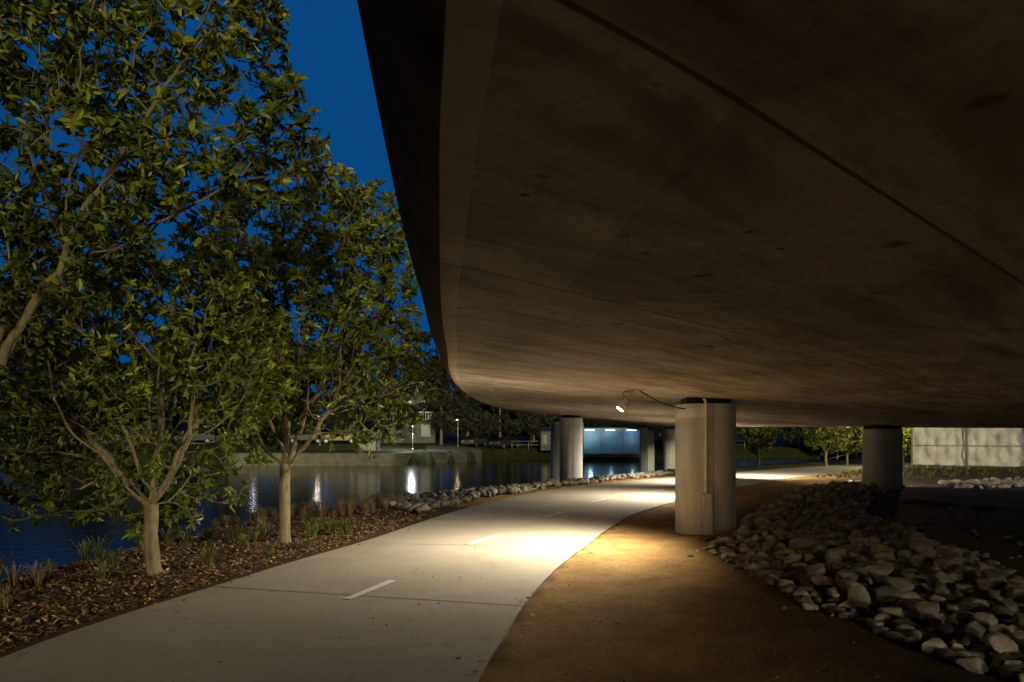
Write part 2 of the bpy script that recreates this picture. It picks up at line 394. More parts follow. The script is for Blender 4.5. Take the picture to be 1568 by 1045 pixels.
def pillar(x,y,w=.96,dp=.8,ring=True,conduit=False,rz=0,zb=None):
    zt=float(hb(x,y)); zb=h1(x,y)-.3 if zb is None else zb
    n=40; prof=[]
    e=2.7
    for k in range(n):
        a=2*math.pi*k/n; ca,sa=math.cos(a),math.sin(a)
        prof.append((w/2*math.copysign(abs(ca)**(2/e),ca),dp/2*math.copysign(abs(sa)**(2/e),sa)))
    top=zt-.09
    lev=[(zb,1),(top-.26,1),(top-.245,.985),(top-.235,1),(top-.02,1),(top,.97)]
    V=[];F=[]
    for z,s in lev:
        for px,py in prof: V.append((px*s,py*s,z))
    for i in range(len(lev)-1):
        for k in range(n): F.append((i*n+k,i*n+(k+1)%n,(i+1)*n+(k+1)%n,(i+1)*n+k))
    F.append(tuple(range((len(lev)-1)*n,len(lev)*n)))
    body=mkpoly('column_shaft',V,F,M_pillar)
    for p in body.data.polygons:
        p.use_smooth = len(p.vertices)==4
    parts=[body,box('bearing_block',(0,0,top+.05),(w*.74,dp*.74,.12),M_black)]
    parts.append(box('form_seam',(w*.06,-dp/2-.000,(zb+top)/2),(.010,.012,top-zb-.04),M_seam))
    if conduit:
        f=-dp/2
        parts+=[box('conduit_cover',(-.05,f-.04,.36),(.16,.10,.80),M_pillar,0,.012),
                tube('downpipe',[(-.07,f-.04,.74),(-.07,f-.04,1.2),(-.07,f-.04,top-.12),(-.07,f-.03,top+.02),(-.10,f+.02,top+.08)],.024,M_conduit)]
        for zz in (1.1,1.55,2.0): parts.append(box('pipe_saddle',(-.07,f-.02,zz),(.085,.05,.025),M_conduit))
    g=group('bridge_pillar',parts,(x,y,0),rz); return g
pillar(3.48,12.3,1.04,.9,conduit=True,rz=-.1)
pillar(2.42,28.0,.94,.8)
pillar(10.85,20.0,1.02,.85,rz=.1)
pillar(2.6,38,.9,.8,zb=-2); pillar(9.75,42,.85,.8,zb=-2); pillar(10.6,53,.9,.8,zb=-2); pillar(8.3,43,.5,.5,zb=-2); pillar(14.6,62,.9,.8,zb=-2)

# ------------------------------------------------------------------ floodlights under the bridge
M_lens=emit('lamp_lens',(1,.90,.68),22)
def spot(loc,tgt,e,ang,blend,color,size=.06,name='flood_beam'):
    l=bpy.data.lights.new(name,'SPOT'); l.energy=e; l.spot_size=math.radians(ang); l.spot_blend=blend; l.color=color; l.shadow_soft_size=size
    o=link(bpy.data.objects.new(name,l)); o.location=loc
    o.rotation_euler=(Vector(tgt)-Vector(loc)).to_track_quat('-Z','Y').to_euler(); return o
def flood(x,y,tx,ty,e,ang=150,tz=0,blend=.8,drop=.17,color=(1,.89,.68)):
    zt=float(hb(x,y))+.010
    head=np.array([x-.12,y,zt-drop]); d=np.array([tx,ty,tz])-head; d/=np.linalg.norm(d)
    parts=[box('mount_plate',(x+.1,y,zt-.012),(.14,.1,.02),M_metal),
           tube('bracket_arm',[(x+.08,y,zt-.02),(x+.02,y,zt-.035),(x-.1,y,zt-.035),(x-.12,y,zt-.06),tuple(head-d*.02)],.012,M_metal),
           cyl('lamp_housing',head-d*.09,head+d*.08,.05,.072,M_conduit,20),
           cyl('lamp_hood',head+d*.078,head+d*.095,.076,.074,M_metal,20),
           cyl('lens',head+d*.09,head+d*.099,.062,.062,M_lens,20)]
    parts.append(spot(tuple(head+d*.115),tuple(head+d*3),e,ang,blend,color))
    return group('floodlight',parts),zt
g,zt=flood(1.9,10.9,.05,10.75,2500,tz=0,ang=148,blend=1.0,drop=.24,color=(1,.88,.64))
cb=[(2.02,10.9,zt-.01)]
for t in np.linspace(.06,1,12):
    p=np.array([2.02,10.9,zt-.01])*(1-t)+np.array([3.02,11.92,2.22])*t; p[2]-=.10*math.sin(math.pi*t)*.6
    cb.append(tuple(p))
tube('lamp_cable',cb,.011,M_black,6)
flood(5.0,19.8,3.6,19.9,1900,ang=140,blend=.9)
flood(7.8,26.6,6.4,27.4,2400,ang=130)
flood(9.9,30.2,11.6,30.6,3000,ang=135)
flood(11.3,22.8,16.5,27.0,800,ang=140,color=(1,.84,.58))  # extra floodlight, added to brighten the dark front of the fence
# unseen lamp behind the camera, assumed in this row, added to light the rocks
flood(4.9,-.8,5.2,3.6,75,ang=140,color=(1,.90,.74))

# ------------------------------------------------------------------ rocks
def ico(sub):
    import bmesh
    bm=bmesh.new(); bmesh.ops.create_icosphere(bm,subdivisions=sub,radius=1)
    V=np.array([v.co[:] for v in bm.verts]); F=np.array([[v.index for v in f.verts] for f in bm.faces]); bm.free(); return V,F
def protos(sub,n,r):
    out=[]
    V0,F0=ico(sub)
    for _ in range(n):
        V=V0.copy()
        for k in range(14):
            nrm=r.normal(size=3); nrm/=np.linalg.norm(nrm); d=r.uniform(.48,.8)
            t=V@nrm; ex=np.maximum(t-d,0); V-=ex[:,None]*nrm*1.0
        for k in range(3):
            f=r.normal(size=3)*3.5; V*=(1+.04*np.sin(V@f+r.uniform(0,6)))[:,None]
        out.append(V)
    return out,F0
PR3=protos(3,20,rng); PR2=protos(2,14,rng)
def rocks(name,pts,sizes,lift,PR,mat=None):
    ps,F0=PR; V=[];F=[];C=[];o=0
    zz=height(pts)
    for i,(p,s) in enumerate(zip(pts,sizes)):
        v=ps[rng.integers(len(ps))]*np.array([1.2,rng.uniform(.7,1.0),rng.uniform(.5,.85)])*s
        a=rng.uniform(0,6.28); Rz=np.array([[math.cos(a),-math.sin(a),0],[math.sin(a),math.cos(a),0],[0,0,1]])
        tl=rng.normal()*.5; Rx=np.array([[1,0,0],[0,math.cos(tl),-math.sin(tl)],[0,math.sin(tl),math.cos(tl)]])
        v=v@(Rz@Rx).T+np.array([p[0],p[1],zz[i]+lift[i]+s*.25])
        V.append(v);F.append(F0+o);o+=len(v); t=rng.uniform(.45,1.15)
        C.append(np.tile([t*rng.uniform(.97,1.05),t,t*rng.uniform(.88,1.0)],(len(v),1)))
    return mk(name,np.vstack(V),np.vstack(F),mat or M_rock,True,np.vstack(C))
def scatter(poly,n,r=rng):
    poly=np.array(poly); lo=poly.min(0);hi=poly.max(0); out=np.zeros((0,2))
    while len(out)<n:
        q=r.uniform(lo,hi,(n*3,2)); q=q[inpoly(q,poly)]; out=np.vstack([out,q])
    return out[:n]
def poisson(poly,d,n,r=rng):
    q=scatter(poly,n,r); keep=[]
    cell={}
    for p in q:
        k=(int(p[0]//d),int(p[1]//d)); ok=True
        for a in (-1,0,1):
            for b_ in (-1,0,1):
                for z in cell.get((k[0]+a,k[1]+b_),()):
                    if (z[0]-p[0])**2+(z[1]-p[1])**2<d*d: ok=False
        if ok: cell.setdefault(k,[]).append(p); keep.append(p)
    return np.array(keep)
p1=poisson(rock_poly,.135,18000); p2=poisson(rock_poly,.21,8000)
ed=dpoly(p2,rock_poly+[rock_poly[0]]); p2=p2[ed>.3]
loose=scatter([(2.5,11),(2.6,6),(2.9,4),(7,4),(8,9),(10,15),(5,13)],110)
pts=np.vstack([p1,p2,loose])
sz=np.concatenate([rng.uniform(.06,.125,len(p1)),.075+.095*rng.random(len(p2))**1.6,rng.uniform(.025,.07,110)])
lf=np.concatenate([np.zeros(len(p1)),np.full(len(p2),.09),np.zeros(110)])
rocks('riprap_rocks',pts,sz,lf,PR3)
print('rocks',len(pts))
shore_poly=np.vstack([np.array([(-2.0,15.0),(-1.75,16.6),(-.85,19.2),(1.0,22.9),(3.2,26.4),(6.2,30.2),(10,34.8)]),np.array([(9,37),(4.2,31),(1.2,27),(-2.0,22.6),(-3.6,20.4),(-3.2,16.6)])])
p=poisson(shore_poly,.17,22000)
rocks('shore_rocks',p,rng.uniform(.10,.19,len(p)),rng.uniform(.02,.10,len(p)),PR2,M_rock2)
p=poisson([(13,20),(15,24),(22,26),(24,24),(18,22)],.25,2500)
rocks('gravel_swale_rocks',p,rng.uniform(.1,.19,len(p)),rng.uniform(0,.08,len(p)),PR2,M_rock2)

# ------------------------------------------------------------------ mulch chips / leaf litter
bedp=[(-4.2,0),(-4.15,3),(-4.0,6),(-3.55,7.8),(-3.1,9.5),(-2.55,11.4),(-2.05,13.5),(-1.6,15.4),(-2.3,17.5),(-4.6,17),(-5.6,14),(-6.2,11),(-6.6,8),(-6.9,0)]
def chips(name,P2,L,Wd,mat,zoff=.012,tilt=.5,shade=None):
    n=len(P2); z=height(P2)+zoff
    a=rng.uniform(0,6.28,n); t=rng.normal(0,tilt,n); l=rng.uniform(L*.5,L*1.3,n); w_=rng.uniform(Wd*.5,Wd*1.3,n)
    u=np.column_stack([np.cos(a),np.sin(a),t*.6]); v=np.column_stack([-np.sin(a),np.cos(a),rng.normal(0,tilt,n)*.7])
    c=np.column_stack([P2,z+np.abs(t)*l*.25])
    V=np.stack([c-u*l[:,None]/2,c+v*w_[:,None]/2,c+u*l[:,None]/2,c-v*w_[:,None]/2],1).reshape(-1,3)
    F=np.arange(4*n).reshape(n,4); r=np.repeat(rng.uniform(0,1,n) if shade is None else shade,4)
    return mk(name,V,F,mat,False,np.column_stack([r,r,r]))
chips('mulch_chips',scatter(bedp,38000),.062,.028,M_chip)
e=[]
for _ in range(1100):
    s=rng.uniform(4,45); side=rng.random()<.55
    A=pathL if side else pathR; q=at_arc(s,A); q=q+rng.normal(0,.15,2)+(np.array([-.05,0]) if side else np.array([.15,0])); e.append(q)
e=np.array(e); 
o=chips('leaf_litter',e,.06,.03,M_chip,.03,.3)
q=scatter([(-3.6,4.5),(0,4.5),(3,5),(3,11),(1.5,11),(-2,11)],150); chips('leaf_litter',q,.045,.022,M_chip,.03,.3)
q=scatter([(.2,4),(3,4),(3,11),(1.4,11)],2500); chips('path_gravel',q,.022,.016,M_chip,.006,.4)

# ------------------------------------------------------------------ grasses
def tufts(name,C,n,H,spread,mat,wd=.008):
    V=[];F=[];col=[];o=0
    zz=height(C)
    for ci,(c,z) in enumerate(zip(C,zz)):
        k=int(n*rng.uniform(.6,1.3)); hh=H*rng.uniform(.6,1.2); tint=rng.uniform(-.2,.2)
        for _ in range(k):
            a=rng.uniform(0,6.28); l=hh*rng.uniform(.5,1.1); sp=spread*rng.uniform(.1,1)*l/H
            d=np.array([math.cos(a),math.sin(a),0]); pr=np.array([-d[1],d[0],0])*wd
            b0=np.array([c[0],c[1],z-.01])+d*rng.uniform(0,.05)
            m1=b0+d*sp*.3+np.array([0,0,l*.55]); m2=b0+d*sp*.75+np.array([0,0,l*.9]); tp=b0+d*sp*1.25+np.array([0,0,l*rng.uniform(.7,1.0)])
            V+=[b0-pr,b0+pr,m1+pr,m1-pr,m2+pr*.7,m2-pr*.7,tp+pr*.1,tp-pr*.1]
            F+=[(o,o+1,o+2,o+3),(o+3,o+2,o+4,o+5),(o+5,o+4,o+6,o+7)]; o+=8
            r=np.clip(rng.uniform(0,1)+tint,0,1); col+=[(r,r,r)]*8
    return mk(name,np.array(V),F,mat,False,np.array(col))
gc=np.vstack([scatter([(-5.6,8.6),(-5.6,11),(-4.6,13.6),(-2.6,14.2),(-3.2,11.6),(-3.9,9.6)],16),scatter([(-6.3,7.6),(-6.2,10.4),(-5.6,12.6),(-5.3,11),(-5.6,9)],7),[(-4.9,8.2),(-4.0,9.0),(-3.2,10.6),(-3.55,10.0),(-3.2,12.3),(-2.9,12.0)]])
tufts('grass_tufts',gc,60,.32,.30,M_grass,.006)
tufts('dry_grass',np.vstack([scatter([(-6.0,6.9),(-5.2,6.6),(-4.9,7.4),(-5.8,8.4),(-6.3,8.2)],8),scatter([(-6.2,12.5),(-5.2,15.5),(-3.6,18),(-2.2,17.4),(-2.6,14.8),(-4.4,13.6)],60)]),70,.30,.22,M_dry,.005)
tufts('shore_weeds',scatter([(-3.4,16.5),(-3.9,20),(-2.2,22.6),(-2.9,18)],12),40,.34,.2,M_grass)
tufts('verge_grass',scatter([(13,29.5),(24,39),(32,38),(24,30),(15,26.5)],420),22,.2,.16,M_grass,.015)

# ------------------------------------------------------------------ trees
def colonize(seedpaths,att,step,kill,r,maxit=90,jit=.15):
    pos=[];par=[]
    for path in seedpaths:
        for k,(p,pa) in enumerate(path): pos.append(np.array(p,float)); par.append(pa)
    A=att.copy(); npos=np.array(pos)
    D=np.linalg.norm(A[:,None]-npos[None],axis=2); near=D.argmin(1); nd=D.min(1)
    for it in range(maxit):
        if len(A)==0: break
        new=[];newp=[]
        for nidx in np.unique(near):
            s=near==nidx; v=(A[s]-pos[nidx]); v/=np.linalg.norm(v,axis=1)[:,None]+1e-9; d=v.sum(0)
            d/=np.linalg.norm(d)+1e-9; d=d+r.normal(0,jit,3); d/=np.linalg.norm(d)
            new.append(pos[nidx]+d*step); newp.append(nidx)
        b0=len(pos); pos+=new; par+=newp; Nw=np.array(new)
        D=np.linalg.norm(A[:,None]-Nw[None],axis=2); m_=D.min(1); am=D.argmin(1)
        u=m_<nd; nd=np.where(u,m_,nd); near=np.where(u,am+b0,near)
        keep=nd>kill; A=A[keep];near=near[keep];nd=nd[keep]
        if not u.any(): break
    return np.array(pos),np.array(par)
def tree(name,base,fork,limbs,ells,natt,rt,leafL,nleaf=7,seed=1,step=.16,kill=.22,gap=.0,ltwig=3,mleaf=None):
    r=np.random.default_rng(seed); mleaf=mleaf or M_leaf
    base=np.array(base,float); base[2]=h1(base[0],base[1])-.08
    fork=np.array(fork,float)
    pos=[(base,-1)]
    nseg=6
    bend=r.normal(0,.03,2)
    for k in range(1,nseg+1):
        t=k/nseg; p=base*(1-t)+fork*t; p[:2]+=bend*math.sin(t*math.pi)+r.normal(0,.006,2); pos.append((p,k-1))
    fi=nseg; idx=nseg+1
    for L in limbs:
        L=np.array(L,float); pa=fi-(r.integers(0,2)); st=pos[pa][0]; 
        nn=max(2,int(np.linalg.norm(L-st)/.18))
        for k in range(1,nn+1):
            t=k/nn; p=st*(1-t)+L*t+np.array([0,0,-.08*math.sin(t*math.pi)])+r.normal(0,.015,3); pos.append((p,pa)); pa=idx; idx+=1
    A=[]
    tv=sum(e[3]*e[4]*e[5] for e in ells)
    for e in ells:
        n=int(natt*e[3]*e[4]*e[5]/tv); q=np.zeros((0,3))
        while len(q)<n:
            z=r.uniform(-1,1,(n*4,3)); l=np.linalg.norm(z,axis=1); z=z[(l<1)&(l>.25)]
            z=z*np.array(e[3:6])+np.array(e[:3])
            f=np.sin(z[:,0]*2.9+seed)+np.sin(z[:,1]*2.7+1)+np.sin(z[:,2]*3.3+seed*2)+.6*np.sin(z[:,0]*5+z[:,2]*6.1)
            z=z[(f>gap-1.2)|(r.random(len(z))<.12)]
            q=np.vstack([q,z])
        A.append(q[:n])
    A=np.vstack(A); A=A[A[:,2]>.25]
    Pn,pr=colonize([pos],A,step,kill,r)
    n=len(Pn); cnt=np.zeros(n); hasc=np.zeros(n,bool)
    for i in range(n-1,-1,-1):
        if not hasc[i]: cnt[i]=max(cnt[i],1)
        if pr[i]>=0: cnt[pr[i]]+=cnt[i]; hasc[pr[i]]=True
    rtip=.004; ex=math.log(rt/rtip)/math.log(cnt[0]); rad=rtip*cnt**ex
    for k in range(2): rad[k]*=(1.22,1.05)[k]
    dirs=np.zeros((n,3)); dirs[0]=(0,0,1)
    for i in range(1,n): d=Pn[i]-Pn[pr[i]]; dirs[i]=d/(np.linalg.norm(d)+1e-9)
    main=np.full(n,-1)
    for i in range(1,n):
        p=pr[i]
        if main[p]<0 or cnt[i]>cnt[main[p]]: main[p]=i
    segA=[];segB=[];rA=[];rB=[];dA=[];dB=[]
    for i in range(1,n):
        p=pr[i]; im=main[p]==i
        segA.append(Pn[p]);segB.append(Pn[i]); rA.append(rad[p] if im else min(rad[i]*1.15,rad[p])); rB.append(rad[i]); dA.append(dirs[p] if im else dirs[i]); dB.append(dirs[i])
    LP=[];LD=[]
    tips=np.where(cnt<=1.5)[0]
    for i in tips:
        for k in range(ltwig):
            d=dirs[i]+r.normal(0,.6,3)+np.array([0,0,.25]); d/=np.linalg.norm(d); l=r.uniform(.08,.24)
            e=Pn[i]+d*l; segA.append(Pn[i]);segB.append(e);rA.append(.004);rB.append(.0022);dA.append(d);dB.append(d)
            kk=r.integers(max(2,nleaf-3),nleaf+2)
            for j in range(kk): LP.append(e-d*r.uniform(0,.07)); LD.append(d)
            for j in range(3): LP.append(Pn[i]+d*l*r.uniform(.2,.9)); LD.append(d)
    small=np.where((cnt>1.5)&(cnt<=5))[0]
    for i in small:
        if r.random()<.7:
            for j in range(4): LP.append(Pn[i]+r.normal(0,.02,3)); LD.append(dirs[i])
    A_,B_=np.array(segA),np.array(segB);rA=np.array(rA);rB=np.array(rB);dA=np.array(dA);dB=np.array(dB)
    ns=7; ref=np.array([.83,.41,.13]); t=np.arange(ns)/ns*2*np.pi
    def rings(C,D,R):
        u=np.cross(D,ref); u/=np.linalg.norm(u,axis=1)[:,None]+1e-9; w_=np.cross(D,u)
        return C[:,None]+R[:,None,None]*(np.cos(t)[None,:,None]*u[:,None]+np.sin(t)[None,:,None]*w_[:,None])
    V=np.concatenate([rings(A_,dA,rA),rings(B_,dB,rB)],1).reshape(-1,3)
    m_=len(A_); o=(np.arange(m_)*2*ns)[:,None]; k=np.arange(ns)
    F=np.stack([o+k,o+(k+1)%ns,o+ns+(k+1)%ns,o+ns+k],-1).reshape(-1,4)
    wood=mk('trunk_and_limbs',V,F,M_bark,True)
    LP=np.array(LP);LD=np.array(LD);nL=len(LP)
    rr=r.normal(size=(nL,3)); side=rr-(rr*LD).sum(1)[:,None]*LD; side/=np.linalg.norm(side,axis=1)[:,None]
    ang=r.uniform(.5,1.35,nL)[:,None]; d=LD*np.cos(ang)+side*np.sin(ang); d[:,2]-=.12; d/=np.linalg.norm(d,axis=1)[:,None]
    wv_=np.cross(d,LD)+r.normal(0,.15,(nL,3)); wv_/=np.linalg.norm(wv_,axis=1)[:,None]; up=np.cross(wv_,d)
    L=(leafL*r.uniform(.6,1.25,nL))[:,None]; W=L*.21; 
    b0=LP
    V=np.stack([b0, b0+d*L*.35+wv_*W+up*W*.35, b0+d*L*.75+wv_*W*.75+up*W*.1, b0+d*L*1.0-up*L*.12, b0+d*L*.75-wv_*W*.75+up*W*.1, b0+d*L*.35-wv_*W+up*W*.35],1).reshape(-1,3)
    o=(np.arange(nL)*6)[:,None]
    F=np.concatenate([o+np.array([0,3,2,1]),o+np.array([0,5,4,3])],0)
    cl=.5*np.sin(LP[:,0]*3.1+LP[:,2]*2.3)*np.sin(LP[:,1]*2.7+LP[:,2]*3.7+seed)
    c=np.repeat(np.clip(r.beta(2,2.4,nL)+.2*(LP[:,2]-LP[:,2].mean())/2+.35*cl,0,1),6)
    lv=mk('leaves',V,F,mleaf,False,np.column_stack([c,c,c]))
    print(name,'nodes',n,'tips',len(tips),'leaves',nL)
    return group(name,[wood,lv])
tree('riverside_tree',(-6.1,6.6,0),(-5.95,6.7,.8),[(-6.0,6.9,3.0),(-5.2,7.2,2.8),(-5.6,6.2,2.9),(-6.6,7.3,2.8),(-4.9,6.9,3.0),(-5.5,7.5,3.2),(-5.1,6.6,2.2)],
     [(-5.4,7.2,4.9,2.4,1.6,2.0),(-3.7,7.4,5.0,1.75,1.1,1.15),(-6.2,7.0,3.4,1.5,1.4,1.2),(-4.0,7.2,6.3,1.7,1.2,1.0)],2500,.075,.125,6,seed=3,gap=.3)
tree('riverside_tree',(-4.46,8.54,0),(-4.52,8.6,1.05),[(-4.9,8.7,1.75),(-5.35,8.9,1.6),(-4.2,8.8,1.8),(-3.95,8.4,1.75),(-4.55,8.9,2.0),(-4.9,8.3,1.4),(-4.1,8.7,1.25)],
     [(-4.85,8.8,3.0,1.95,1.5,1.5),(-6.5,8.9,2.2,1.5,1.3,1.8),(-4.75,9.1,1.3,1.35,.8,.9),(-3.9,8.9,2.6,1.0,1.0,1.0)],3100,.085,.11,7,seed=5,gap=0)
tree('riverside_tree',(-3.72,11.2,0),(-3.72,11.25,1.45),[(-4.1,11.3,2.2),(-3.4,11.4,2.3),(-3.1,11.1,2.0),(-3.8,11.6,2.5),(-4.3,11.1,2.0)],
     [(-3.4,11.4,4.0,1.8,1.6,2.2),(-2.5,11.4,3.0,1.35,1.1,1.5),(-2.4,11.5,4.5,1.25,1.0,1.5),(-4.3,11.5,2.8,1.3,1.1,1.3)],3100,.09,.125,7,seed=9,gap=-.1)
for k,(x,y,hh) in enumerate([(18.9,41,3.1),(20.9,42.5,3.4),(23.2,42,3.2),(25.2,44,3.5),(28.6,44,3.6),(17.4,48,3.4)]):
    tree('small_tree',(x,y,0),(x,y+.1,.9),[(x-.4,y,1.5),(x+.4,y,1.5),(x,y+.3,1.6)],[(x,y,hh*.58+.2,1.4,1.2,hh*.42)],230,.07,.22,7,seed=20+k,step=.25,kill=.35)

def far_trees(name,specs,n,sz,seed):
    r=np.random.default_rng(seed); C=[];shade=[]
    TV=[];TF=[]
    for (x,y,H,Wd) in specs:
        z0=h1(x,y)
        k=r.integers(9,15); tint=r.uniform(-.15,.15)
        for _ in range(k):
            a=r.uniform(0,6.28); rr=Wd*r.uniform(0,.75); cz=z0+H*r.uniform(.22,.88)
            rr*=1.15-abs(cz-z0-H*.45)/H
            c=np.array([x+rr*math.cos(a),y+rr*math.sin(a)*.7,cz]); R=Wd*r.uniform(.25,.5)
            q=r.normal(size=(n,3)); q/=np.linalg.norm(q,axis=1)[:,None]; q*=(R*r.uniform(.5,1.15,n))[:,None]; q[:,2]*=.75
            C.append(c+q); shade.append(np.clip(r.beta(2,3,n)+tint+.25*q[:,2]/R,0,1))
        b0=len(TV); 
        for s,zz in ((.22,z0-.3),(.1,z0+H*.6)):
            for kk in range(5): TV.append((x+s*math.cos(kk*1.257),y+s*math.sin(kk*1.257),zz))
        for kk in range(5): TF.append((b0+kk,b0+(kk+1)%5,b0+5+(kk+1)%5,b0+5+kk))
    C=np.vstack(C); s=np.concatenate(shade); m_=len(C)
    u=r.normal(size=(m_,3)); u/=np.linalg.norm(u,axis=1)[:,None]; v=np.cross(u,r.normal(size=(m_,3))); v/=np.linalg.norm(v,axis=1)[:,None]
    l=(sz*r.uniform(.5,1.3,m_))[:,None]
    V=np.stack([C-u*l,C+v*l*.45,C+u*l,C-v*l*.45],1).reshape(-1,3)
    lv=mk('foliage',V,np.arange(4*m_).reshape(-1,4),M_farleaf,False,np.repeat(s,4)[:,None]*np.ones(3))
    tr=mk('trunks',np.array(TV),TF,M_bark,True)
    return group(name,[lv,tr])
sp=[]
r5=np.random.default_rng(5)
for x in np.arange(-130,100,4.6):
    y=r5.uniform(92,104)
    H=r5.uniform(10,14) if x<-5 else r5.uniform(8,11)
    sp.append((x+r5.uniform(-1.5,1.5),y,H+(3 if x<-22 else 0),r5.uniform(3.4,5)))
far_trees('distant_tree_line',sp,170,.55,2)
sp=[(-5.5,85,10.5,3.6),(-1.5,86,9.5,3.6),(2.5,87,7,3),(-27,81,11,4),(-34,80,12,4.5),(-43,81,12,5),(-52,80,11,5),(-19.0,82,10.5,3.8),(-8.6,83,10.5,3.2),(-14.6,84,8,2.6),(-10.5,88,12,3.2),(26,92,6,4),(34,90,7,4),(42,84,7,4),(50,80,8,5),(19,96,6,4)]
far_trees('shore_trees',sp,260,.38,3)

# ------------------------------------------------------------------ far shore: buildings, lamps, cars
M_render=simple('white_render',(.13,.125,.11),(.08,.078,.07),scale=2)
M_roof=simple('metal_roof',(.05,.05,.05),rough=.7)
M_glass,nt,b=newmat('dark_glass'); b.inputs['Base Color'].default_value=(.01,.012,.015,1); b.inputs['Roughness'].default_value=.3
M_lit=emit('lit_window',(1,.75,.4),.22)
M_cool=emit('cool_lamp_lens',(.88,.96,1),60)
M_dim=emit('dim_lamp_lens',(.85,.92,1),3)
M_warm=emit('warm_lamp_lens',(1,.75,.35),3)
def house(name,x,y,W,D,H,floors,bays,rz=0,lit=(),flat=True):
    z0=h1(x,y)-.1; parts=[box('walls',(0,0,H/2),(W,D,H),M_render)]
    if flat: parts.append(box('roof',(0,0,H+.13),(W+.6,D+.6,.25),M_roof))
    else:
        V=[(-W/2-.3,-D/2-.3,H),(W/2+.3,-D/2-.3,H),(W/2+.3,D/2+.3,H),(-W/2-.3,D/2+.3,H),(-W/2-.3,0,H+W*.16),(W/2+.3,0,H+W*.16)]
        parts.append(mkpoly('roof',V,[(0,1,5,4),(2,3,4,5),(0,4,3),(1,2,5),(0,3,2,1)],M_roof))
    fh=H/floors; bw=W/bays
    for f in range(floors):
        for k in range(bays):
            cx=-W/2+bw*(k+.5); cz=f*fh+fh*.55
            isl=(f,k) in lit; door=(f==0 and k==bays//2)
            hh=fh*.5 if not door else fh*.75; cz=cz if not door else hh/2+.02
            parts.append(box('door' if door else 'window',(cx,-D/2-.01,cz),(bw*.5,.05,hh),M_lit if isl else (M_glass if not door else M_roof)))
            parts.append(box('frame',(cx,-D/2-.03,cz-hh/2-.04),(bw*.56,.12,.07),M_render))
            if f>0 and k%2==0:
                parts.append(box('balcony_slab',(cx,-D/2-.55,f*fh),(bw*.9,1.1,.12),M_render))
                parts.append(box('balcony_rail',(cx,-D/2-1.06,f*fh+.95),(bw*.9,.05,.06),M_metal))
                for t in np.linspace(-.42,.42,7): parts.append(box('baluster',(cx+t*bw,-D/2-1.06,f*fh+.5),(.04,.04,.88),M_metal))
    return group(name,parts,(x,y,z0),rz)
house('apartment_building',-13.6,90,7,8,6.0,2,3,rz=.1,lit=[(1,1)])
house('cream_house',-52,92,14,8,5,2,4,rz=.1,lit=[],flat=False)
house('boat_shed',4.9,82,3.0,3,2.3,1,3,flat=False)
def hut(x,y):
    z0=h1(x,y)-.1
    return group('utility_kiosk',[box('body',(0,0,.85),(2,1.4,1.7),M_render,0,.03),box('roof',(0,0,1.78),(2.2,1.6,.14),M_metal),box('door',(-.45,-.715,.8),(.8,.03,1.4),M_metal),box('door',(.45,-.715,.8),(.8,.03,1.4),M_metal),box('plinth',(0,0,.06),(2.3,1.7,.14),M_render)],(x,y,z0))
hut(-14.2,67.5)
def slamp(x,y,H,e,color,lens,arm=.9):
    z0=h1(x,y)
    ps=[cyl('pole',(0,0,-.3),(0,0,H),.07,.045,M_metal,10),cyl('base',(0,0,-.1),(0,0,.25),.12,.1,M_metal,10),tube('arm',[(0,0,H-.05),(0,-.2,H+.06),(0,-arm,H+.08)],.03,M_metal),
        box('lamp_head',(0,-arm-.1,H+.08),(.28,.5,.1),M_metal,0,.02),box('lens',(0,-arm-.1,H+.0),(.24,.42,.05),lens)]
    l=bpy.data.lights.new('lamp_light','POINT'); l.energy=e; l.color=color; l.shadow_soft_size=.12
    o=link(bpy.data.objects.new('lamp_light',l)); o.location=(0,-arm-.1,H-.2); ps.append(o)
    return group('street_lamp',ps,(x,y,z0))
slamp(-10.4,71.5,2.9,800,(.92,.97,.95),M_cool)
slamp(-20.4,72.5,3.0,45,(1,.85,.6),M_dim)
slamp(-27.5,73.5,3.0,14,(.9,.9,1),M_dim)
slamp(-6.5,82,3.2,25,(1,.75,.4),M_warm)
slamp(22.3,39.2,3.0,900,(1,.82,.42),M_warm)

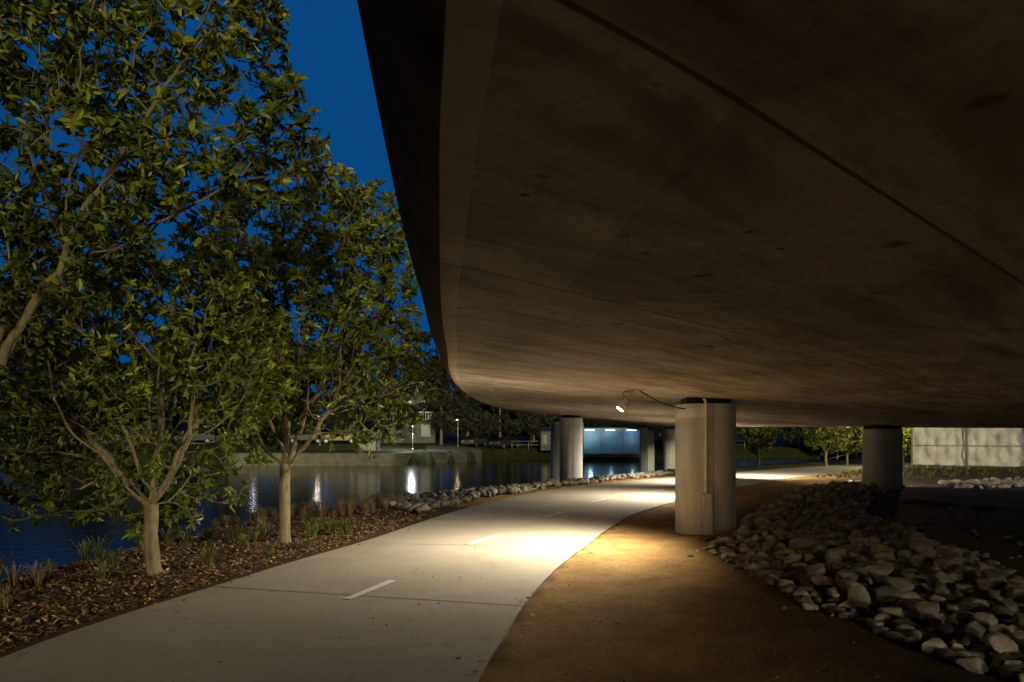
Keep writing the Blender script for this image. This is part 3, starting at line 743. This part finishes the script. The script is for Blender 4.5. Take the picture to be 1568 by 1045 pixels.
M_tail=simple('tail_red',(.3,.02,.02))
def car(x,y,rz,color,name='parked_car'):
    z0=h1(x,y); mb=simple('car_paint',color,tuple(c*.9 for c in color),rough=.5,bs=0)
    prof=[(-2.1,.35),(-2.15,.6),(-2.1,.85),(-1.7,.95),(-1.15,1.0),(-.55,1.38),(.2,1.45),(1.1,1.42),(1.75,1.05),(2.1,.95),(2.15,.6),(2.1,.35)]
    V=[];n=len(prof)
    def wy(z): return .86 if z<.96 else .86-.22*(z-.96)/.45
    for s in (-1,1):
        for px,pz in prof: V.append((px,s*wy(pz),pz))
    F=[tuple(range(n-1,-1,-1)),tuple(range(n,2*n))]+[(i,(i+1)%n,n+(i+1)%n,n+i) for i in range(n)]
    body=mkpoly('body',V,F,mb); bv=body.modifiers.new('b','BEVEL'); bv.width=.05; bv.segments=2
    parts=[body]
    for s in (-1,1):
        g1=[(-1.0,1.02),(-.5,1.33),(.15,1.39),(.15,1.02)]; g2=[(.25,1.02),(.25,1.39),(1.02,1.36),(1.5,1.05)]
        for gg in (g1,g2): parts.append(mkpoly('side_window',[(a,s*(wy(z)+.008),z) for a,z in gg],[(0,1,2,3)],M_glass))
        for wx in (-1.35,1.35):
            parts.append(cyl('tyre',(wx,s*.72,.32),(wx,s*.9,.32),.32,.32,M_black,20)); parts.append(cyl('wheel_rim',(wx,s*.9,.32),(wx,s*.915,.32),.2,.18,M_metal,12))
        parts.append(box('head_light',(-2.1,s*.62,.72),(.1,.36,.14),M_metal)); parts.append(box('tail_light',(2.1,s*.66,.8),(.1,.28,.14),M_tail))
    parts.append(mkpoly('windscreen',[(-1.14,-.72,1.02),(-1.14,.72,1.02),(-.58,.62,1.375),(-.58,-.62,1.375)],[(0,1,2,3)],M_glass))
    parts[-1].location=(-.012,0,.015)
    parts.append(mkpoly('rear_window',[(1.72,-.72,1.08),(1.72,.72,1.08),(1.14,.62,1.41),(1.14,-.62,1.41)],[(0,3,2,1)],M_glass)); parts[-1].location=(.012,0,.01)
    return group(name,parts,(x,y,z0),rz)
car(-18.8,74.5,.15,(.30,.22,.07)); car(-22.8,76,.1,(.06,.06,.06)); car(-30,75,0,(.12,.12,.12)); car(-34.8,75.5,.1,(.05,.055,.07)); car(-4.6,84,1.2,(.05,.05,.05)); car(-.8,84,.9,(.03,.03,.03))

M_stone=simple('stone_wall',(.26,.25,.18),(.13,.13,.08),scale=2.5,bs=.8,bd=.05)
V=[];F=[];wp=catmull([(-26,62.6),(-20,62.6),(-15,62.6),(-11.5,62.6),(-10.4,64),(-9.6,67)],6)
for i,p in enumerate(wp):
    V+=[(p[0],p[1],-1.2),(p[0],p[1],.35),(p[0]-.1,p[1]+.5,.4)]
for i in range(len(wp)-1):
    for j in range(2): a=i*3+j; F.append((a,a+3,a+4,a+1))
mk('retaining_wall',V,F,M_stone)
M_ramp=simple('ramp_concrete',(.17,.15,.12),(.10,.09,.07),scale=1.2)
rp=[(-8.2,67.6),(-3.2,73.6),(-3.9,83),(-10.2,80)]
g_=[]
for u in range(9):
    for v in range(9):
        a=np.array(rp[0])*(1-u/8)+np.array(rp[1])*u/8; b_=np.array(rp[3])*(1-u/8)+np.array(rp[2])*u/8; q=a*(1-v/8)+b_*v/8
        g_.append((q[0],q[1],h1(*q)+.05))
mk('boat_ramp',g_,[(u*9+v,(u+1)*9+v,(u+1)*9+v+1,u*9+v+1) for u in range(8) for v in range(8)],M_ramp,True)
def railing(name,pts,H=1.0,gap=2):
    parts=[]; pts=np.array(pts,float)
    for i in range(len(pts)-1):
        a,b_=pts[i],pts[i+1]; L=np.linalg.norm(b_-a); n=max(1,int(L/gap))
        za,zb=h1(*a),h1(*b_)
        for t in range(n+1):
            q=a+(b_-a)*t/n; z=za+(zb-za)*t/n; parts.append(cyl('post',(q[0],q[1],z-.2),(q[0],q[1],z+H),.04,.04,M_metal,6))
        for hh in (H,H*.55): parts.append(cyl('rail',(a[0],a[1],za+hh),(b_[0],b_[1],zb+hh),.035,.035,M_metal,6))
    return group(name,parts)
railing('river_railing',[(0,82),(6,82),(12,82),(20,85),(30,88)])
railing('path_railing',[(22.0,49),(24.5,48.6),(27,49.5)],.9,1.2)

M_uw=simple('pale_wall',(.22,.31,.37),(.14,.21,.26),scale=1.5)
M_tube=emit('tube_blue',(.6,.85,1),4)
parts=[box('wall',(0,0,1.1),(7.2,.3,3.2),M_uw),box('side_wall',(-3.7,-1.6,1.3),(.3,3.4,3.8),M_uw),box('kerb',(0,-1.2,-.35),(7.4,.4,.35),M_stone)]
for t in (-1.2,1.2): parts.append(box('panel_joint',(t,-.16,1.1),(.05,.03,3.1),M_stone))
for t,en in ((-2.6,55),(-.3,22),(2.1,34)):
    parts.append(box('tube_light',(t,-.5,2.45),(1.1,.12,.06),M_tube))
    l=bpy.data.lights.new('tube_glow','POINT'); l.energy=en; l.color=(.5,.8,1); l.shadow_soft_size=.2
    o=link(bpy.data.objects.new('tube_glow',l)); o.location=(t,-1.3,1.7); parts.append(o)
group('underpass_wall',parts,(11.3,77,.2))

# ------------------------------------------------------------------ temporary fence
M_cloth,nt,b=newmat('fence_cloth'); co=objco(nt)
nt.links.new(ramp(nt,noise(nt,co,1.2,6,.7),[(.3,(.40,.38,.36)),(.7,(.72,.70,.67))]),b.inputs['Base Color']); b.inputs['Roughness'].default_value=.9
bump(nt,b,noise(nt,co,2.5,4,.6),.9,.10)
t_=N(nt,'ShaderNodeBsdfTransparent'); ms=N(nt,'ShaderNodeMixShader'); ms.inputs[0].default_value=.12
nt.links.new(b.outputs[0],ms.inputs[1]); nt.links.new(t_.outputs[0],ms.inputs[2]); nt.links.new(ms.outputs[0],nt.nodes['Material Output'].inputs[0])
fp=np.array([(20.6,35.2),(22.5,33.8),(24.4,32.4),(26.3,31.0),(28.2,29.6),(30.1,28.2)]); parts=[]
for i in range(len(fp)-1):
    a,b_=fp[i],fp[i+1]; z=.25; d=(b_-a); L=np.linalg.norm(d); d/=L; nn=np.array([-d[1],d[0]])
    V=[];F=[];K=36;J=16; sag=rng.uniform(.03,.13); ph=rng.uniform(0,6,3)
    for u in range(K+1):
        for v in range(J+1):
            q=a+d*(.06+(L-.12)*u/K)
            wv_=.06*math.sin(u*.9+ph[0])*math.sin(v/J*3.1)+.05*math.sin(u*.45+v*.7+ph[1])+.04*math.sin(u*.3-v*.9+ph[2])
            V.append((*(q+nn*wv_),z+.12+1.98*v/J-(sag*math.sin(math.pi*u/K)+.03*abs(math.sin(u*.6+i)))*(v/J)))
    for u in range(K):
        for v in range(J): o=u*(J+1)+v; F.append((o,o+J+1,o+J+2,o+1))
    parts.append(mk('shade_cloth',V,F,M_cloth,True))
    for q in (a+d*.03,b_-d*.03):
        parts.append(cyl('post',(*(q+nn*-.13),z-.05),(*(q+nn*-.13),z+2.25),.035,.035,M_seam,8)); 
    parts.append(box('foot_block',(a[0]-.1,a[1]-.15,z+.02),(.6,.25,.16),M_stone,.9,.02))
    for zz in (.1,1.1,2.16): parts.append(cyl('rail',(*(a-nn*.13),z+zz),(*(b_-nn*.13),z+zz),.018,.018,M_seam,6))
group('temporary_fence',parts)

# ------------------------------------------------------------------ camera
cd=bpy.data.cameras.new('cam'); cam=link(bpy.data.objects.new('camera',cd)); cam.location=(0,0,1.7); cam.rotation_euler=(math.radians(90),0,0)
cd.lens=24; cd.sensor_width=36; cd.shift_y=149.5/1568; cd.clip_end=2000; cd.clip_start=.05
scene.camera=cam
